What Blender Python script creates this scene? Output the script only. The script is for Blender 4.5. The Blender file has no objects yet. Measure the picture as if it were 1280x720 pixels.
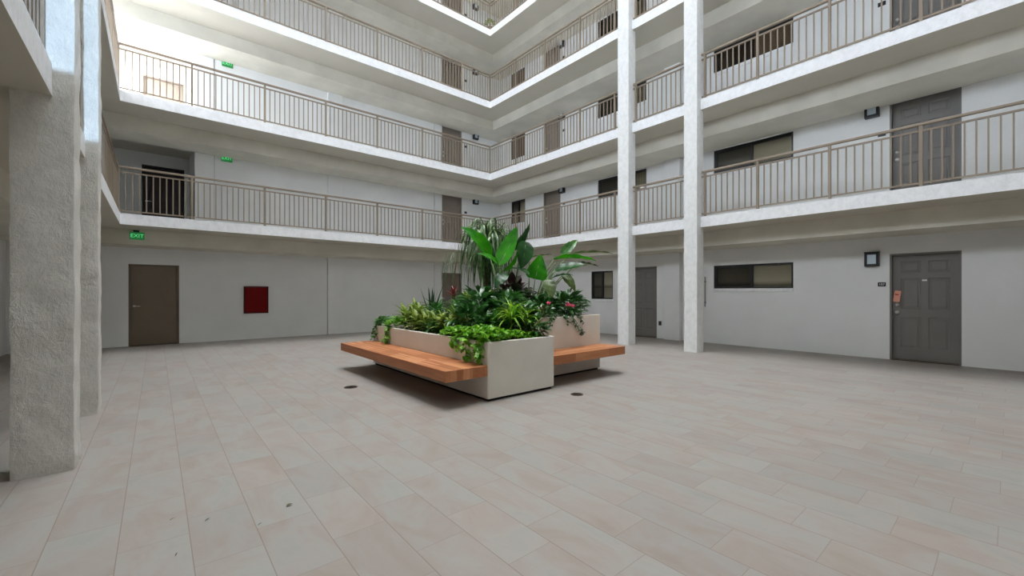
import bpy, math, random
from mathutils import Vector, Matrix, noise
random.seed(7)
scene = bpy.context.scene
col = scene.collection
PI = math.pi
# ------------------------------------------------------------------ measures (metres)
EYE, YAW, FPX, CY = 1.35, 0.7015, 526.5, 365.2
XF, YF, XL, YN = 9.353, 12.308, -0.591, -1.25      # courtyard faces of the walkway slabs
XW, YW, XLW, YNW = 11.247, 14.114, -2.50, -3.15    # walls
F2, ST, TH = 3.045, 2.643, 0.235
def FL(n): return 0.0 if n == 1 else F2 + ST * (n - 2)
SN, CS = math.sin(YAW), math.cos(YAW)
def pt(px, py, d):
    u, v = (px - 640) / FPX, (CY - py) / FPX
    return Vector((d * (SN + u * CS), d * (CS - u * SN), EYE + v * d))

# ------------------------------------------------------------------ node helpers / materials
def new_mat(name):
    m = bpy.data.materials.new(name); m.use_nodes = True
    nt = m.node_tree
    return m, nt, nt.nodes['Principled BSDF']
def lin(c):
    return tuple(((x/255)/12.92 if x/255 <= 0.04045 else ((x/255+0.055)/1.055)**2.4) for x in c) + (1,)
def coords(nt, scale=(1,1,1)):
    tc = nt.nodes.new('ShaderNodeNewGeometry'); mp = nt.nodes.new('ShaderNodeMapping')
    mp.inputs['Scale'].default_value = scale
    nt.links.new(tc.outputs['Position'], mp.inputs['Vector']); return mp.outputs['Vector']
def noise_node(nt, vec, scale, detail=4, rough=.55):
    n = nt.nodes.new('ShaderNodeTexNoise'); n.inputs['Scale'].default_value = scale
    n.inputs['Detail'].default_value = detail; n.inputs['Roughness'].default_value = rough
    nt.links.new(vec, n.inputs['Vector']); return n
def ramp(nt, fac, stops):
    r = nt.nodes.new('ShaderNodeValToRGB'); e = r.color_ramp.elements
    while len(e) < len(stops): e.new(0.5)
    for k, (p, c) in enumerate(stops): e[k].position = p; e[k].color = c
    nt.links.new(fac, r.inputs['Fac']); return r.outputs['Color']
def bump(nt, b, height, strength, dist):
    n = nt.nodes.new('ShaderNodeBump'); n.inputs['Strength'].default_value = strength
    n.inputs['Distance'].default_value = dist
    nt.links.new(height, n.inputs['Height']); nt.links.new(n.outputs['Normal'], b.inputs['Normal'])
def math_node(nt, op, a, b=None, c=None):
    n = nt.nodes.new('ShaderNodeMath'); n.operation = op
    for i, v in enumerate((a, b, c)):
        if v is None: continue
        if isinstance(v, (int, float)): n.inputs[i].default_value = v
        else: nt.links.new(v, n.inputs[i])
    return n.outputs[0]

def paint(name, rgb, rgb2=None, rough=.8, bscale=60, bstr=.25, bdist=.004, nscale=1.3, spec=.25):
    m, nt, b = new_mat(name); v = coords(nt)
    n = noise_node(nt, v, nscale, 3)
    c2 = rgb2 or tuple(x*.94 for x in rgb)
    nt.links.new(ramp(nt, n.outputs['Fac'], [(.35, lin(c2)), (.65, lin(rgb))]), b.inputs['Base Color'])
    b.inputs['Roughness'].default_value = rough; b.inputs['Specular IOR Level'].default_value = spec
    if bstr:
        n2 = noise_node(nt, v, bscale, 5, .6); bump(nt, b, n2.outputs['Fac'], bstr, bdist)
    return m
def stucco(name, rgb, strength=.8):
    m, nt, b = new_mat(name); v = coords(nt, (1, 1, .75))
    n1 = noise_node(nt, v, 11, 9, .72); n1.inputs['Distortion'].default_value = .35
    n2 = noise_node(nt, v, 45, 4, .6)
    h = math_node(nt, 'MULTIPLY_ADD', n2.outputs['Fac'], .35, n1.outputs['Fac'])
    bump(nt, b, h, strength, .03)
    nt.links.new(ramp(nt, n1.outputs['Fac'], [(.3, lin(tuple(x*.93 for x in rgb))), (.6, lin(rgb))]), b.inputs['Base Color'])
    b.inputs['Roughness'].default_value = .85; b.inputs['Specular IOR Level'].default_value = .2
    return m
def flat(name, rgb, rough=.5, metal=0, spec=.5, emit=None, es=0):
    m, nt, b = new_mat(name); b.inputs['Base Color'].default_value = lin(rgb)
    b.inputs['Roughness'].default_value = rough; b.inputs['Metallic'].default_value = metal
    b.inputs['Specular IOR Level'].default_value = spec
    if emit: b.inputs['Emission Color'].default_value = lin(emit); b.inputs['Emission Strength'].default_value = es
    return m
def tile_mat():
    m, nt, b = new_mat('floor_tile')
    g = nt.nodes.new('ShaderNodeNewGeometry'); s = nt.nodes.new('ShaderNodeSeparateXYZ')
    nt.links.new(g.outputs['Position'], s.inputs[0]); X, Y = s.outputs[0], s.outputs[1]
    rx = math_node(nt, 'DIVIDE', math_node(nt, 'SUBTRACT', X, .1425), .2975)
    row = math_node(nt, 'FLOOR', rx); fx = math_node(nt, 'FRACT', rx)
    ry = math_node(nt, 'DIVIDE', math_node(nt, 'ADD', math_node(nt, 'SUBTRACT', Y, 2.19), math_node(nt, 'MULTIPLY', math_node(nt, 'SUBTRACT', row, 4), .39)), .585)
    cy = math_node(nt, 'FLOOR', ry); fy = math_node(nt, 'FRACT', ry)
    def edge(f, w):
        a = math_node(nt, 'MINIMUM', f, math_node(nt, 'SUBTRACT', 1.0, f))
        return math_node(nt, 'LESS_THAN', a, w)
    gx = edge(fx, .0085); gy = edge(fy, .0032)
    cb = nt.nodes.new('ShaderNodeCombineXYZ'); nt.links.new(row, cb.inputs[0]); nt.links.new(cy, cb.inputs[1])
    wn = nt.nodes.new('ShaderNodeTexWhiteNoise'); wn.noise_dimensions = '2D'; nt.links.new(cb.outputs[0], wn.inputs['Vector'])
    # veining direction along Y, offset per tile
    v = nt.nodes.new('ShaderNodeVectorMath'); v.operation = 'MULTIPLY_ADD'
    nt.links.new(wn.outputs['Color'], v.inputs[0]); v.inputs[1].default_value = (9, 9, 9)
    mp = nt.nodes.new('ShaderNodeMapping'); mp.inputs['Scale'].default_value = (3.2, 1.5, 1); mp.inputs['Rotation'].default_value = (0, 0, .5)
    nt.links.new(g.outputs['Position'], mp.inputs['Vector']); nt.links.new(mp.outputs['Vector'], v.inputs[2])
    n = noise_node(nt, v.outputs[0], 1.1, 5, .6); n.inputs['Distortion'].default_value = .8
    c1 = ramp(nt, n.outputs['Fac'], [(.28, lin((143,134,125))), (.45, lin((150,142,136))), (.58, lin((151,148,143))), (.75, lin((143,143,138)))])
    mx = nt.nodes.new('ShaderNodeMix'); mx.data_type = 'RGBA'; mx.blend_type = 'MULTIPLY'; mx.inputs[0].default_value = 1
    nt.links.new(c1, mx.inputs[6])
    tint = ramp(nt, wn.outputs['Value'], [(0, (.90,.89,.885,1)), (.35, (.97,.955,.945,1)), (.7, (.96,.975,.965,1)), (1, (1.0,.97,.955,1))])
    nt.links.new(tint, mx.inputs[7])
    gm = math_node(nt, 'MAXIMUM', gx, math_node(nt, 'MULTIPLY', gy, .8))
    m2 = nt.nodes.new('ShaderNodeMix'); m2.data_type = 'RGBA'
    nt.links.new(math_node(nt, 'MULTIPLY', gm, .75), m2.inputs[0]); nt.links.new(mx.outputs[2], m2.inputs[6]); m2.inputs[7].default_value = lin((120,105,95))
    nt.links.new(m2.outputs[2], b.inputs['Base Color'])
    b.inputs['Roughness'].default_value = .55; b.inputs['Specular IOR Level'].default_value = .35
    bump(nt, b, math_node(nt, 'SUBTRACT', 1.0, gm), .25, .002)
    return m
def wood_mat(name, axis, light, dark):
    m, nt, b = new_mat(name)
    g = nt.nodes.new('ShaderNodeNewGeometry'); s = nt.nodes.new('ShaderNodeSeparateXYZ'); nt.links.new(g.outputs['Position'], s.inputs[0])
    across = s.outputs[1 - axis]
    rows = math_node(nt, 'DIVIDE', across, .045); rr = math_node(nt, 'FLOOR', rows); fr = math_node(nt, 'FRACT', rows)
    along = math_node(nt, 'DIVIDE', math_node(nt, 'ADD', s.outputs[axis], math_node(nt, 'MULTIPLY', rr, .37)), .8)
    cb = nt.nodes.new('ShaderNodeCombineXYZ'); nt.links.new(rr, cb.inputs[0]); nt.links.new(math_node(nt, 'FLOOR', along), cb.inputs[1])
    wn = nt.nodes.new('ShaderNodeTexWhiteNoise'); nt.links.new(cb.outputs[0], wn.inputs['Vector'])
    mp = nt.nodes.new('ShaderNodeMapping'); sc = [22, 22, 22]; sc[axis] = 1.6; mp.inputs['Scale'].default_value = sc
    nt.links.new(g.outputs['Position'], mp.inputs['Vector'])
    n = noise_node(nt, mp.outputs['Vector'], 1.5, 5, .6)
    f = math_node(nt, 'ADD', math_node(nt, 'MULTIPLY', wn.outputs['Value'], .55), math_node(nt, 'MULTIPLY', n.outputs['Fac'], .5))
    mid = tuple((a+c)/2 for a, c in zip(light, dark))
    c = ramp(nt, f, [(.15, lin(dark)), (.5, lin(mid)), (.85, lin(light))])
    seam = math_node(nt, 'LESS_THAN', fr, .05)
    mx = nt.nodes.new('ShaderNodeMix'); mx.data_type = 'RGBA'; nt.links.new(math_node(nt, 'MULTIPLY', seam, .35), mx.inputs[0])
    nt.links.new(c, mx.inputs[6]); mx.inputs[7].default_value = lin(tuple(x*.5 for x in dark))
    nt.links.new(mx.outputs[2], b.inputs['Base Color'])
    b.inputs['Roughness'].default_value = .48; b.inputs['Specular IOR Level'].default_value = .45
    bump(nt, b, n.outputs['Fac'], .12, .002)
    return m
def leaf_mat(name, a, bcol, rough=.38, trans=.25, scale=6, spec=.5):
    m, nt, b = new_mat(name); v = coords(nt); n = noise_node(nt, v, scale, 3)
    c = ramp(nt, n.outputs['Fac'], [(.35, lin(a)), (.65, lin(bcol))])
    nt.links.new(c, b.inputs['Base Color']); b.inputs['Roughness'].default_value = rough
    b.inputs['Specular IOR Level'].default_value = spec
    t = nt.nodes.new('ShaderNodeBsdfTranslucent'); nt.links.new(c, t.inputs['Color'])
    mx = nt.nodes.new('ShaderNodeMixShader'); mx.inputs[0].default_value = trans
    out = nt.nodes['Material Output']
    nt.links.new(b.outputs[0], mx.inputs[1]); nt.links.new(t.outputs[0], mx.inputs[2]); nt.links.new(mx.outputs[0], out.inputs['Surface'])
    return m
def glass_mat(name, tint, mixf=.55):
    m, nt, b = new_mat(name)
    b.inputs['Base Color'].default_value = lin(tint); b.inputs['Roughness'].default_value = .06; b.inputs['Specular IOR Level'].default_value = .8
    t = nt.nodes.new('ShaderNodeBsdfTransparent'); t.inputs[0].default_value = (.85, .85, .83, 1)
    mx = nt.nodes.new('ShaderNodeMixShader'); mx.inputs[0].default_value = mixf
    out = nt.nodes['Material Output']
    nt.links.new(b.outputs[0], mx.inputs[1]); nt.links.new(t.outputs[0], mx.inputs[2]); nt.links.new(mx.outputs[0], out.inputs['Surface'])
    return m
def blind_mat(name, rgb, axis, period):
    m, nt, b = new_mat(name)
    g = nt.nodes.new('ShaderNodeNewGeometry'); s = nt.nodes.new('ShaderNodeSeparateXYZ'); nt.links.new(g.outputs['Position'], s.inputs[0])
    f = math_node(nt, 'FRACT', math_node(nt, 'DIVIDE', s.outputs[axis], period))
    c = ramp(nt, f, [(0, lin(tuple(x*.55 for x in rgb))), (.25, lin(rgb)), (1, lin(tuple(x*.85 for x in rgb)))])
    nt.links.new(c, b.inputs['Base Color']); b.inputs['Roughness'].default_value = .8
    return m

M = dict(
    wall=paint('wall_paint', (230,231,230), (225,226,225), bscale=90, bstr=.15),
    soffit=paint('warm_soffit', (200,195,182), (195,190,177), bscale=70, bstr=.2),
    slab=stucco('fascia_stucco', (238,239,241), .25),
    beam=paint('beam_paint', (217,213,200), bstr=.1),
    column=stucco('column_stucco', (234,235,234), .3),
    tile=tile_mat(),
    rail=paint('rail_paint', (142,127,110), rough=.5, bstr=0, spec=.4),
    door=paint('door_paint', (122,119,115), rough=.5, bstr=0, spec=.4),
    doorfar=paint('far_door_paint', (132,122,112), rough=.5, bstr=0, spec=.4),
    doorbrown=paint('brown_door_paint', (124,110,93), rough=.5, bstr=0, spec=.4),
    doordark=paint('dark_door_paint', (38,30,26), rough=.45, bstr=0, spec=.4),
    doortan=paint('tan_door_paint', (150,138,126), rough=.5, bstr=0, spec=.4),
    frame=flat('bronze_frame', (26,24,23), .45), black=flat('black_metal', (14,14,16), .4),
    glass=glass_mat('window_glass', (20,20,22), .93), glassd=glass_mat('screened_glass', (30,29,28), .6),
    blind=blind_mat('beige_blind', (228,218,196), 2, .5), blindv=blind_mat('vertical_blind', (165,155,130), 1, .09),
    blindh=blind_mat('slatted_blind', (150,126,104), 2, .05),
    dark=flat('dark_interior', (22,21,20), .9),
    chrome=flat('chrome', (205,202,195), .3, .35), brass=flat('brass', (170,140,90), .3, 1),
    lampglass=flat('frosted_glass', (190,205,215), .3),
    red=flat('red_enamel', (112,2,3), .5, spec=.12), reddark=flat('dark_red_enamel', (66,2,3), .5, spec=.12),
    green=flat('exit_green', (24,110,52), .4, emit=(40,170,80), es=.12), greenlit=flat('exit_letters', (120,220,150), .4, emit=(110,230,150), es=.45),
    white=flat('white_letters', (225,225,222), .5), paper=flat('orange_paper', (226,160,135), .7),
    print_=flat('red_print', (180,60,50), .7),
    planter=paint('planter_grc', (224,219,209), (218,212,202), rough=.6, bscale=120, bstr=.06, nscale=2),
    toe=flat('planter_toe', (25,24,23), .8),
    woody=wood_mat('bench_wood_y', 1, (206,146,102), (146,80,40)), woodx=wood_mat('bench_wood_x', 0, (206,146,102), (146,80,40)),
    soil=paint('soil', (48,38,30), rough=1, bscale=40, bstr=.8, bdist=.02),
    drain=flat('bronze_drain', (92,74,60), .45, .6), draindark=flat('drain_slots', (20,17,15), .7),
    conduit=flat('grey_conduit', (120,122,116), .5), outlet=flat('grey_outlet', (90,92,94), .5),
    pot=flat('terracotta', (120,80,60), .7),
    l_bop=leaf_mat('paddle_leaf', (26,112,4), (58,156,6), .45, .35, 4, .25), l_bopd=leaf_mat('paddle_leaf_dark', (10,54,12), (22,86,14), .33, .18, 4, .45),
    l_olive=leaf_mat('olive_leaf', (62,84,30), (84,104,44), .4, .2, 4),
    stalk=leaf_mat('pale_stalk', (110,140,80), (150,172,110), .5, .1, 8),
    l_dark=leaf_mat('dark_leaf', (26,72,26), (72,126,58), .28, .18, 11, .75), l_mid=leaf_mat('mid_leaf', (40,100,34), (84,142,58), .3, .22, 11, .7),
    l_pothos=leaf_mat('pothos_leaf', (70,146,24), (138,190,50), .4, .3, 14), l_yel=leaf_mat('variegated_leaf', (70,112,34), (168,182,84), .42, .25, 26),
    l_spider=leaf_mat('spider_leaf', (96,164,30), (168,204,66), .4, .35, 7), l_palm=leaf_mat('palm_leaf', (40,78,34), (116,146,88), .32, .15, 14, .7),
    l_snake=leaf_mat('snake_leaf', (26,58,34), (54,88,54), .4, .1, 12), l_brom=leaf_mat('red_leaf', (96,20,22), (150,44,40), .35, .2, 9),
    l_burg=leaf_mat('burgundy_leaf', (38,24,26), (66,38,38), .3, .1, 9),
    pink=leaf_mat('pink_petal', (222,90,130), (240,140,165), .5, .3, 20), trunk=paint('bark', (120,100,78), rough=.9, bscale=50, bstr=.5),
    dry=flat('dry_leaf', (70,62,30), .8),
)
# ------------------------------------------------------------------ mesh builder
class MB:
    def __init__(s): s.v, s.f = [], []
    def quad(s, *p):
        n = len(s.v); s.v += [tuple(q) for q in p]; s.f.append(tuple(range(n, n+len(p))))
    def box(s, lo, hi, b=0):
        x0,y0,z0 = lo; x1,y1,z1 = hi; n = len(s.v)
        if b <= 0:
            s.v += [(x0,y0,z0),(x1,y0,z0),(x1,y1,z0),(x0,y1,z0),(x0,y0,z1),(x1,y0,z1),(x1,y1,z1),(x0,y1,z1)]
            s.f += [tuple(n+i for i in q) for q in ((3,2,1,0),(4,5,6,7),(0,1,5,4),(1,2,6,5),(2,3,7,6),(3,0,4,7))]
            return
        # chamfered vertical and top edges: octagon rings
        def ring(i, z): return [(x0+i,y0+i+b,z),(x0+i+b,y0+i,z),(x1-i-b,y0+i,z),(x1-i,y0+i+b,z),(x1-i,y1-i-b,z),(x1-i-b,y1-i,z),(x0+i+b,y1-i,z),(x0+i,y1-i-b,z)]
        rs = [ring(b*.6, z0), ring(0, z0+b), ring(0, z1-b), ring(b*.6, z1)]
        for r in rs: s.v += r
        for k in range(3):
            for i in range(8):
                j = (i+1) % 8; s.f.append((n+k*8+i, n+k*8+j, n+k*8+8+j, n+k*8+8+i))
        s.f.append(tuple(n+7-i for i in range(8))); s.f.append(tuple(n+24+i for i in range(8)))
    def frustum(s, lo, hi, axis, d, inset, sign):
        """raised panel: base rect lo..hi on plane, top inset"""
        pass
    def tube(s, pts, radii, n=8, cap=True):
        pts = [Vector(p) for p in pts]; base = len(s.v)
        if not hasattr(radii, '__len__'): radii = [radii]*len(pts)
        for i, p in enumerate(pts):
            t = (pts[min(i+1, len(pts)-1)] - pts[max(i-1, 0)]).normalized()
            a = t.orthogonal().normalized() if i == 0 else (a - t*a.dot(t)).normalized()
            b = t.cross(a)
            for k in range(n):
                w = 2*PI*k/n; s.v.append(tuple(p + (a*math.cos(w)+b*math.sin(w))*radii[i]))
        for i in range(len(pts)-1):
            for k in range(n):
                j = (k+1) % n; s.f.append((base+i*n+k, base+i*n+j, base+(i+1)*n+j, base+(i+1)*n+k))
        if cap:
            s.f.append(tuple(base+n-1-k for k in range(n))); e = base+(len(pts)-1)*n; s.f.append(tuple(e+k for k in range(n)))
    def strip(s, mids, sides, widths, fold=0.25, up=None):
        """leaf blade: mid line, side vectors, half widths; V folded"""
        base = len(s.v)
        for i, (m, sd, w) in enumerate(zip(mids, sides, widths)):
            t = (mids[min(i+1, len(mids)-1)] - mids[max(i-1, 0)]).normalized()
            nrm = sd.cross(t).normalized()
            if nrm.z < 0 and up is None: nrm = -nrm
            s.v += [tuple(m - sd*w + nrm*w*fold), tuple(m), tuple(m + sd*w + nrm*w*fold)]
        for i in range(len(mids)-1):
            a = base+i*3; s.f += [(a, a+1, a+4, a+3), (a+1, a+2, a+5, a+4)]
    def leaf(s, base, az, elev, length, width, droop=1.0, n=6, fold=.3, p=.8, twist=0, stalk=0):
        pos = Vector(base); e = elev; mids, sides, ws = [], [], []
        seg = length/n; side0 = Vector((-math.sin(az), math.cos(az), 0))
        if stalk:
            d = Vector((math.cos(az)*math.cos(e), math.sin(az)*math.cos(e), math.sin(e)))
            q = pos + d*stalk; s.tube([pos, q], .0035, 4, False); pos = q
        for i in range(n+1):
            t = i/n
            d = Vector((math.cos(az)*math.cos(e), math.sin(az)*math.cos(e), math.sin(e)))
            sd = side0.copy()
            if twist: sd = Matrix.Rotation(twist, 3, d) @ sd
            mids.append(pos.copy()); sides.append(sd); ws.append(max(width*.5*math.sin(PI*min(1, (t*.96+.04))**p), .0008))
            pos = pos + d*seg; e -= droop/n
        s.strip(mids, sides, ws, fold)
    def build(s, name, mat, parent=None, smooth=False, loc=None):
        me = bpy.data.meshes.new(name); me.from_pydata(s.v, [], s.f); me.update()
        if smooth:
            for p in me.polygons: p.use_smooth = True
        me.materials.append(mat)
        return link(name, me, parent, loc)
def link(name, me, parent=None, loc=None):
    o = bpy.data.objects.new(name, me); col.objects.link(o)
    if parent is not None: o.parent = parent
    if loc is not None: o.location = loc
    return o
def tag(o, label=None, cat=None, group=None, kind=None):
    if label: o['label'] = label
    if cat: o['category'] = cat
    if group: o['group'] = group
    if kind: o['kind'] = kind
    return o
def thing(name, label, cat, loc=(0,0,0), rot=0, group=None, kind=None):
    o = bpy.data.objects.new(name, None); col.objects.link(o); o.location = loc; o.rotation_euler = (0,0,rot)
    o.empty_display_size = .1
    return tag(o, label, cat, group, kind)
def boxobj(name, lo, hi, mat, parent=None, b=0):
    m = MB(); m.box(lo, hi, b); return m.build(name, mat, parent)
def text_mesh(name, txt, size, mat, parent, depth=.002):
    cu = bpy.data.curves.new(name, 'FONT'); cu.body = txt; cu.size = size; cu.extrude = depth; cu.align_x = 'CENTER'; cu.align_y = 'CENTER'
    tmp = bpy.data.objects.new('tmp_'+name, cu); col.objects.link(tmp)
    me = bpy.data.meshes.new_from_object(tmp); bpy.data.objects.remove(tmp)
    me.materials.clear(); me.materials.append(mat)
    return link(name, me, parent)

# ------------------------------------------------------------------ shell
def wall(name, axis, pos, thick, u0, u1, z0, z1, openings, mat, label, maxcell=None):
    """wall in plane axis=pos (front face), body extends away by thick (signed); openings = (ua, ub, za, zb)"""
    us = sorted({u0, u1, *[o[0] for o in openings], *[o[1] for o in openings]}); zs = sorted({z0, z1, *[o[2] for o in openings], *[o[3] for o in openings]})
    us = [u for u in us if u0 <= u <= u1]; zs = [z for z in zs if z0 <= z <= z1]
    def hole(i, j):
        if i < 0 or j < 0 or i >= len(us)-1 or j >= len(zs)-1: return None
        cu, cz = (us[i]+us[i+1])/2, (zs[j]+zs[j+1])/2
        return any(a < cu < b and c < cz < d for a, b, c, d in openings)
    m = MB()
    def P(t, u, z): return (t, u, z) if axis == 0 else (u, t, z)
    a, b = pos, pos+thick
    for i in range(len(us)-1):
        for j in range(len(zs)-1):
            if hole(i, j): continue
            ua, ub, za, zb = us[i], us[i+1], zs[j], zs[j+1]
            m.quad(P(a,ua,za), P(a,ub,za), P(a,ub,zb), P(a,ua,zb)); m.quad(P(b,ua,za), P(b,ua,zb), P(b,ub,zb), P(b,ub,za))
            for (di, dj, q) in ((-1,0,(P(a,ua,za),P(a,ua,zb),P(b,ua,zb),P(b,ua,za))), (1,0,(P(a,ub,za),P(b,ub,za),P(b,ub,zb),P(a,ub,zb))),
                                (0,-1,(P(a,ua,za),P(b,ua,za),P(b,ub,za),P(a,ub,za))), (0,1,(P(a,ua,zb),P(a,ub,zb),P(b,ub,zb),P(b,ua,zb)))):
                if hole(i+di, j+dj) in (True, None): m.quad(*q)
    o = m.build(name, mat); import bmesh
    bm = bmesh.new(); bm.from_mesh(o.data); bmesh.ops.remove_doubles(bm, verts=bm.verts, dist=1e-5); bmesh.ops.recalc_face_normals(bm, faces=bm.faces); bm.to_mesh(o.data); bm.free()
    return tag(o, label, 'wall', kind='structure')
TOP = FL(9) + .15
m = MB(); m.box((-2.75, -3.4, -.2), (11.6, 17.0, 0)); tag(m.build('floor', M['tile']), 'pale beige and pink grey tile courtyard floor', 'floor', kind='structure')
def ring(name, outer, inner, z0, z1, mat, label):
    m = MB(); n = 0
    (ox0, oy0, ox1, oy1), (ix0, iy0, ix1, iy1) = outer, inner
    O = [(ox0,oy0),(ox1,oy0),(ox1,oy1),(ox0,oy1)]; I = [(ix0,iy0),(ix1,iy0),(ix1,iy1),(ix0,iy1)]
    for z in (z0, z1):
        m.v += [(x,y,z) for x,y in O] + [(x,y,z) for x,y in I]
    for i in range(4):
        j = (i+1) % 4
        m.f += [(i, i+4, j+4, j), (8+i, 8+j, 12+j, 12+i), (i, j, 8+j, 8+i), (4+i, 12+i, 12+j, 4+j)]
    o = m.build(name, mat)
    if name == 'slab': o.data.materials.append(M['soffit']); [setattr(p, 'material_index', 1) for p in o.data.polygons if p.index % 4 == 0]  # underside faces take a darker, warmer colour than the slab edges
    return tag(o, label, 'ceiling', kind='structure')
ORD = {1:'ground', 2:'second', 3:'third', 4:'fourth', 5:'fifth', 6:'sixth', 7:'added seventh', 8:'added eighth', 9:'roof'}
for n in range(2, 10):  # topmost storeys are unseen, added to even out the light below
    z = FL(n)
    ring('slab', (-2.72, -3.38, 11.55, 16.9), (XL, YN, XF, YF), z-TH, z, M['slab'], f'white stucco edged walkway slab of the {ORD[n]} level around the courtyard' if n < 9 else 'unseen raised white roof slab around the open sky above the courtyard')
    ring('beam', (XLW, YNW, XW, YW), (XL-.80, YN-.8, XF+.82, YF+.90), z-TH-.35, z-TH+.02, M['beam'], f'pale ceiling beam along the walls under the {ORD[n]} level slab' if n < 9 else 'pale ceiling beam along the walls under the unseen raised roof slab')

WIN, DOOR = [], []
ro, bo = [], []
DH = 2.115
RD = {1: [(.577, 1.567), (6.714, 7.70)]}
for n in (2,3,4,5): RD[n] = [(.577, 1.567), (10.58, 11.45)]
RW = {1: [(3.24, 5.06, 1.445, 2.045), (8.276, 9.159, 1.125, 2.045)]}
for n in (2,3,4,5): RW[n] = [(3.24, 5.06, 1.425, 2.03), (7.06, 8.88, 1.425, 2.03), (12.50, 13.36, 1.12, 2.04)]
for n in range(1, 6):
    z = FL(n)
    for a, b in RD[n]: ro.append((a, b, z - (0 if n == 1 else .001), z+DH))
    for a, b, c, d in RW[n]: ro.append((a, b, z+c, z+d))
BD = {n: (8.40, 9.30) for n in range(1, 6)}
for n in range(1, 6):
    z = FL(n); bo.append((*BD[n], z-(0 if n == 1 else .001), z+2.10))
bo.append((-.525, .463, 0, 2.05))
for n in (2,3,4,5): bo.append((XLW, .783, FL(n)-.001, FL(n)+2.12))
wall('wall_right', 0, XW, .30, -3.3, 14.30, 0, TOP, ro, M['wall'], 'long off-white wall with windows and grey doors facing the planter')
wall('wall_back', 1, YW, .22, XLW-.1, XW+.2, 0, TOP, bo, M['wall'], 'off-white wall with the red cabinet and brown door')
wall('wall_left', 0, XLW, -.2, -3.3, 16.9, 0, FL(3), [], M['wall'], 'plain off-white wall behind the two rough stucco columns')
wall('wall_left', 0, XLW, -.2, -3.3, 16.9, FL(4)-TH, TOP, [], M['wall'], 'off-white wall high above the rough stucco columns')
wall('wall_near', 1, YNW, -.2, XLW-.1, XW+.2, 0, TOP, [(-.18, .29, FL(2)-.001, FL(3)+1.6)], M['wall'], 'plain off-white wall with a narrow slot added for the column light on the second level')  # slot is added, sized to pass the outside spot beam
wall('wall_recess_back', 1, 16.4, .2, XLW, 1.2, FL(2), TOP, [(-.32, .66, FL(n)-.001, FL(n)+2.05) for n in (2,3,4,5)], M['wall'], 'back wall of the recessed landings with a door on each level')
wall('wall_recess_side', 0, .783, .25, YW, 16.4, FL(2), TOP, [], M['wall'], 'side wall of the recessed landings')

# pilasters on the walls
def pilaster(lo, hi, label): boxo = boxobj('pilaster_trim', lo, hi, M['wall'], None, .008); tag(boxo, label, 'pilaster', kind='structure')
for n in range(1, 6):
    z0, z1 = FL(n), FL(n+1)-TH-.35
    pilaster((4.19, YW-.06, z0), (4.645, YW+.02, z1), f'slightly raised wall strip beyond the bench on the {ORD[n]} level')
    pilaster((8.07, YW-.015, z0), (8.30, YW+.02, z1), f'narrow raised strip beside the far door on the {ORD[n]} level')
    pilaster((XW-.15, 5.93, z0), (XW+.02, 6.40, z1), f'white pilaster between two openings behind the columns on the {ORD[n]} level')
    if n > 1: pilaster((.785, YW-.03, z0), (1.21, YW+.02, z1), f'white strip beside the recessed landing on the {ORD[n]} level')

M['joint'] = flat('joint_sealant', (92,90,86), .8)
for n in range(1, 6):
    z0, z1 = FL(n), FL(n+1)-TH-.35
    for x, w_ in ((4.655, .012), (8.062, .007)) + (((4.182, .006),) if n == 1 else ((1.222, .007),)):
        tag(boxobj('wall_joint_trim', (x-w_/2, YW-.004, z0), (x+w_/2, YW+.01, z1), M['joint']), f'thin dark vertical joint in the wall with the red cabinet, {ORD[n]} level', 'joint', kind='structure')
# columns with rough stucco
def column(x0, x1, y0, y1, rough, label, cell=.05, zt=TOP):
    m = MB(); nz = int(zt/cell) if zt/cell < 400 else 400
    if rough > 0.004: zs = [i*cell for i in range(int(5.5/cell))] + [5.5+i*.25 for i in range(int((zt-5.5)/.25)+1)] + [zt]
    else: zs = [i*.12 for i in range(int(zt/.12))] + [zt]
    per = []
    def side(ax, ay, bx, by):
        L = math.hypot(bx-ax, by-ay); k = max(2, int(L/cell))
        for i in range(k+1): per.append((ax+(bx-ax)*i/k, ay+(by-ay)*i/k))
    side(x0,y0,x1,y0); side(x1,y0,x1,y1); side(x1,y1,x0,y1); side(x0,y1,x0,y0)
    cx, cy = (x0+x1)/2, (y0+y1)/2; hx, hy = (x1-x0)/2, (y1-y0)/2; N = len(per)
    for z in zs:
        for x, y in per:
            dx, dy = (x-cx)/hx, (y-cy)/hy
            v = Vector((dx if abs(dx) > .99 else 0, dy if abs(dy) > .99 else 0, 0)).normalized()
            h = noise.fractal(Vector((x*5, y*5, z*4)), .9, 2.1, 4) * rough
            if abs(dx) > .99 and abs(dy) > .99: h = h*1.2-.004
            m.v.append((x+v.x*h, y+v.y*h, z))
    for k in range(len(zs)-1):
        for i in range(N):
            j = (i+1) % N
            if math.dist(per[i], per[j]) > 1e-6: m.f.append((k*N+i, k*N+j, (k+1)*N+j, (k+1)*N+i))
    o = m.build('column', M['column'] if rough < .004 else M['rough_column'], None, True)
    return tag(o, label, 'column', kind='structure')
M['rough_column'] = stucco('rough_column_stucco', (224,222,215), .7)
column(-.80, -.475, 4.60, 4.94, .009, 'thick rough stucco column standing nearest the camera side of the left walkway', .016)
column(-.80, -.485, 6.50, 6.78, .008, 'rough stucco column just behind the nearest thick one', .018)
column(9.19, 9.50, 4.50, 4.81, .003, 'tall white column between the wide window and the white pilaster')
column(9.19, 9.50, 6.28, 6.61, .003, 'tall white column just right of the planter flowers')

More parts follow.
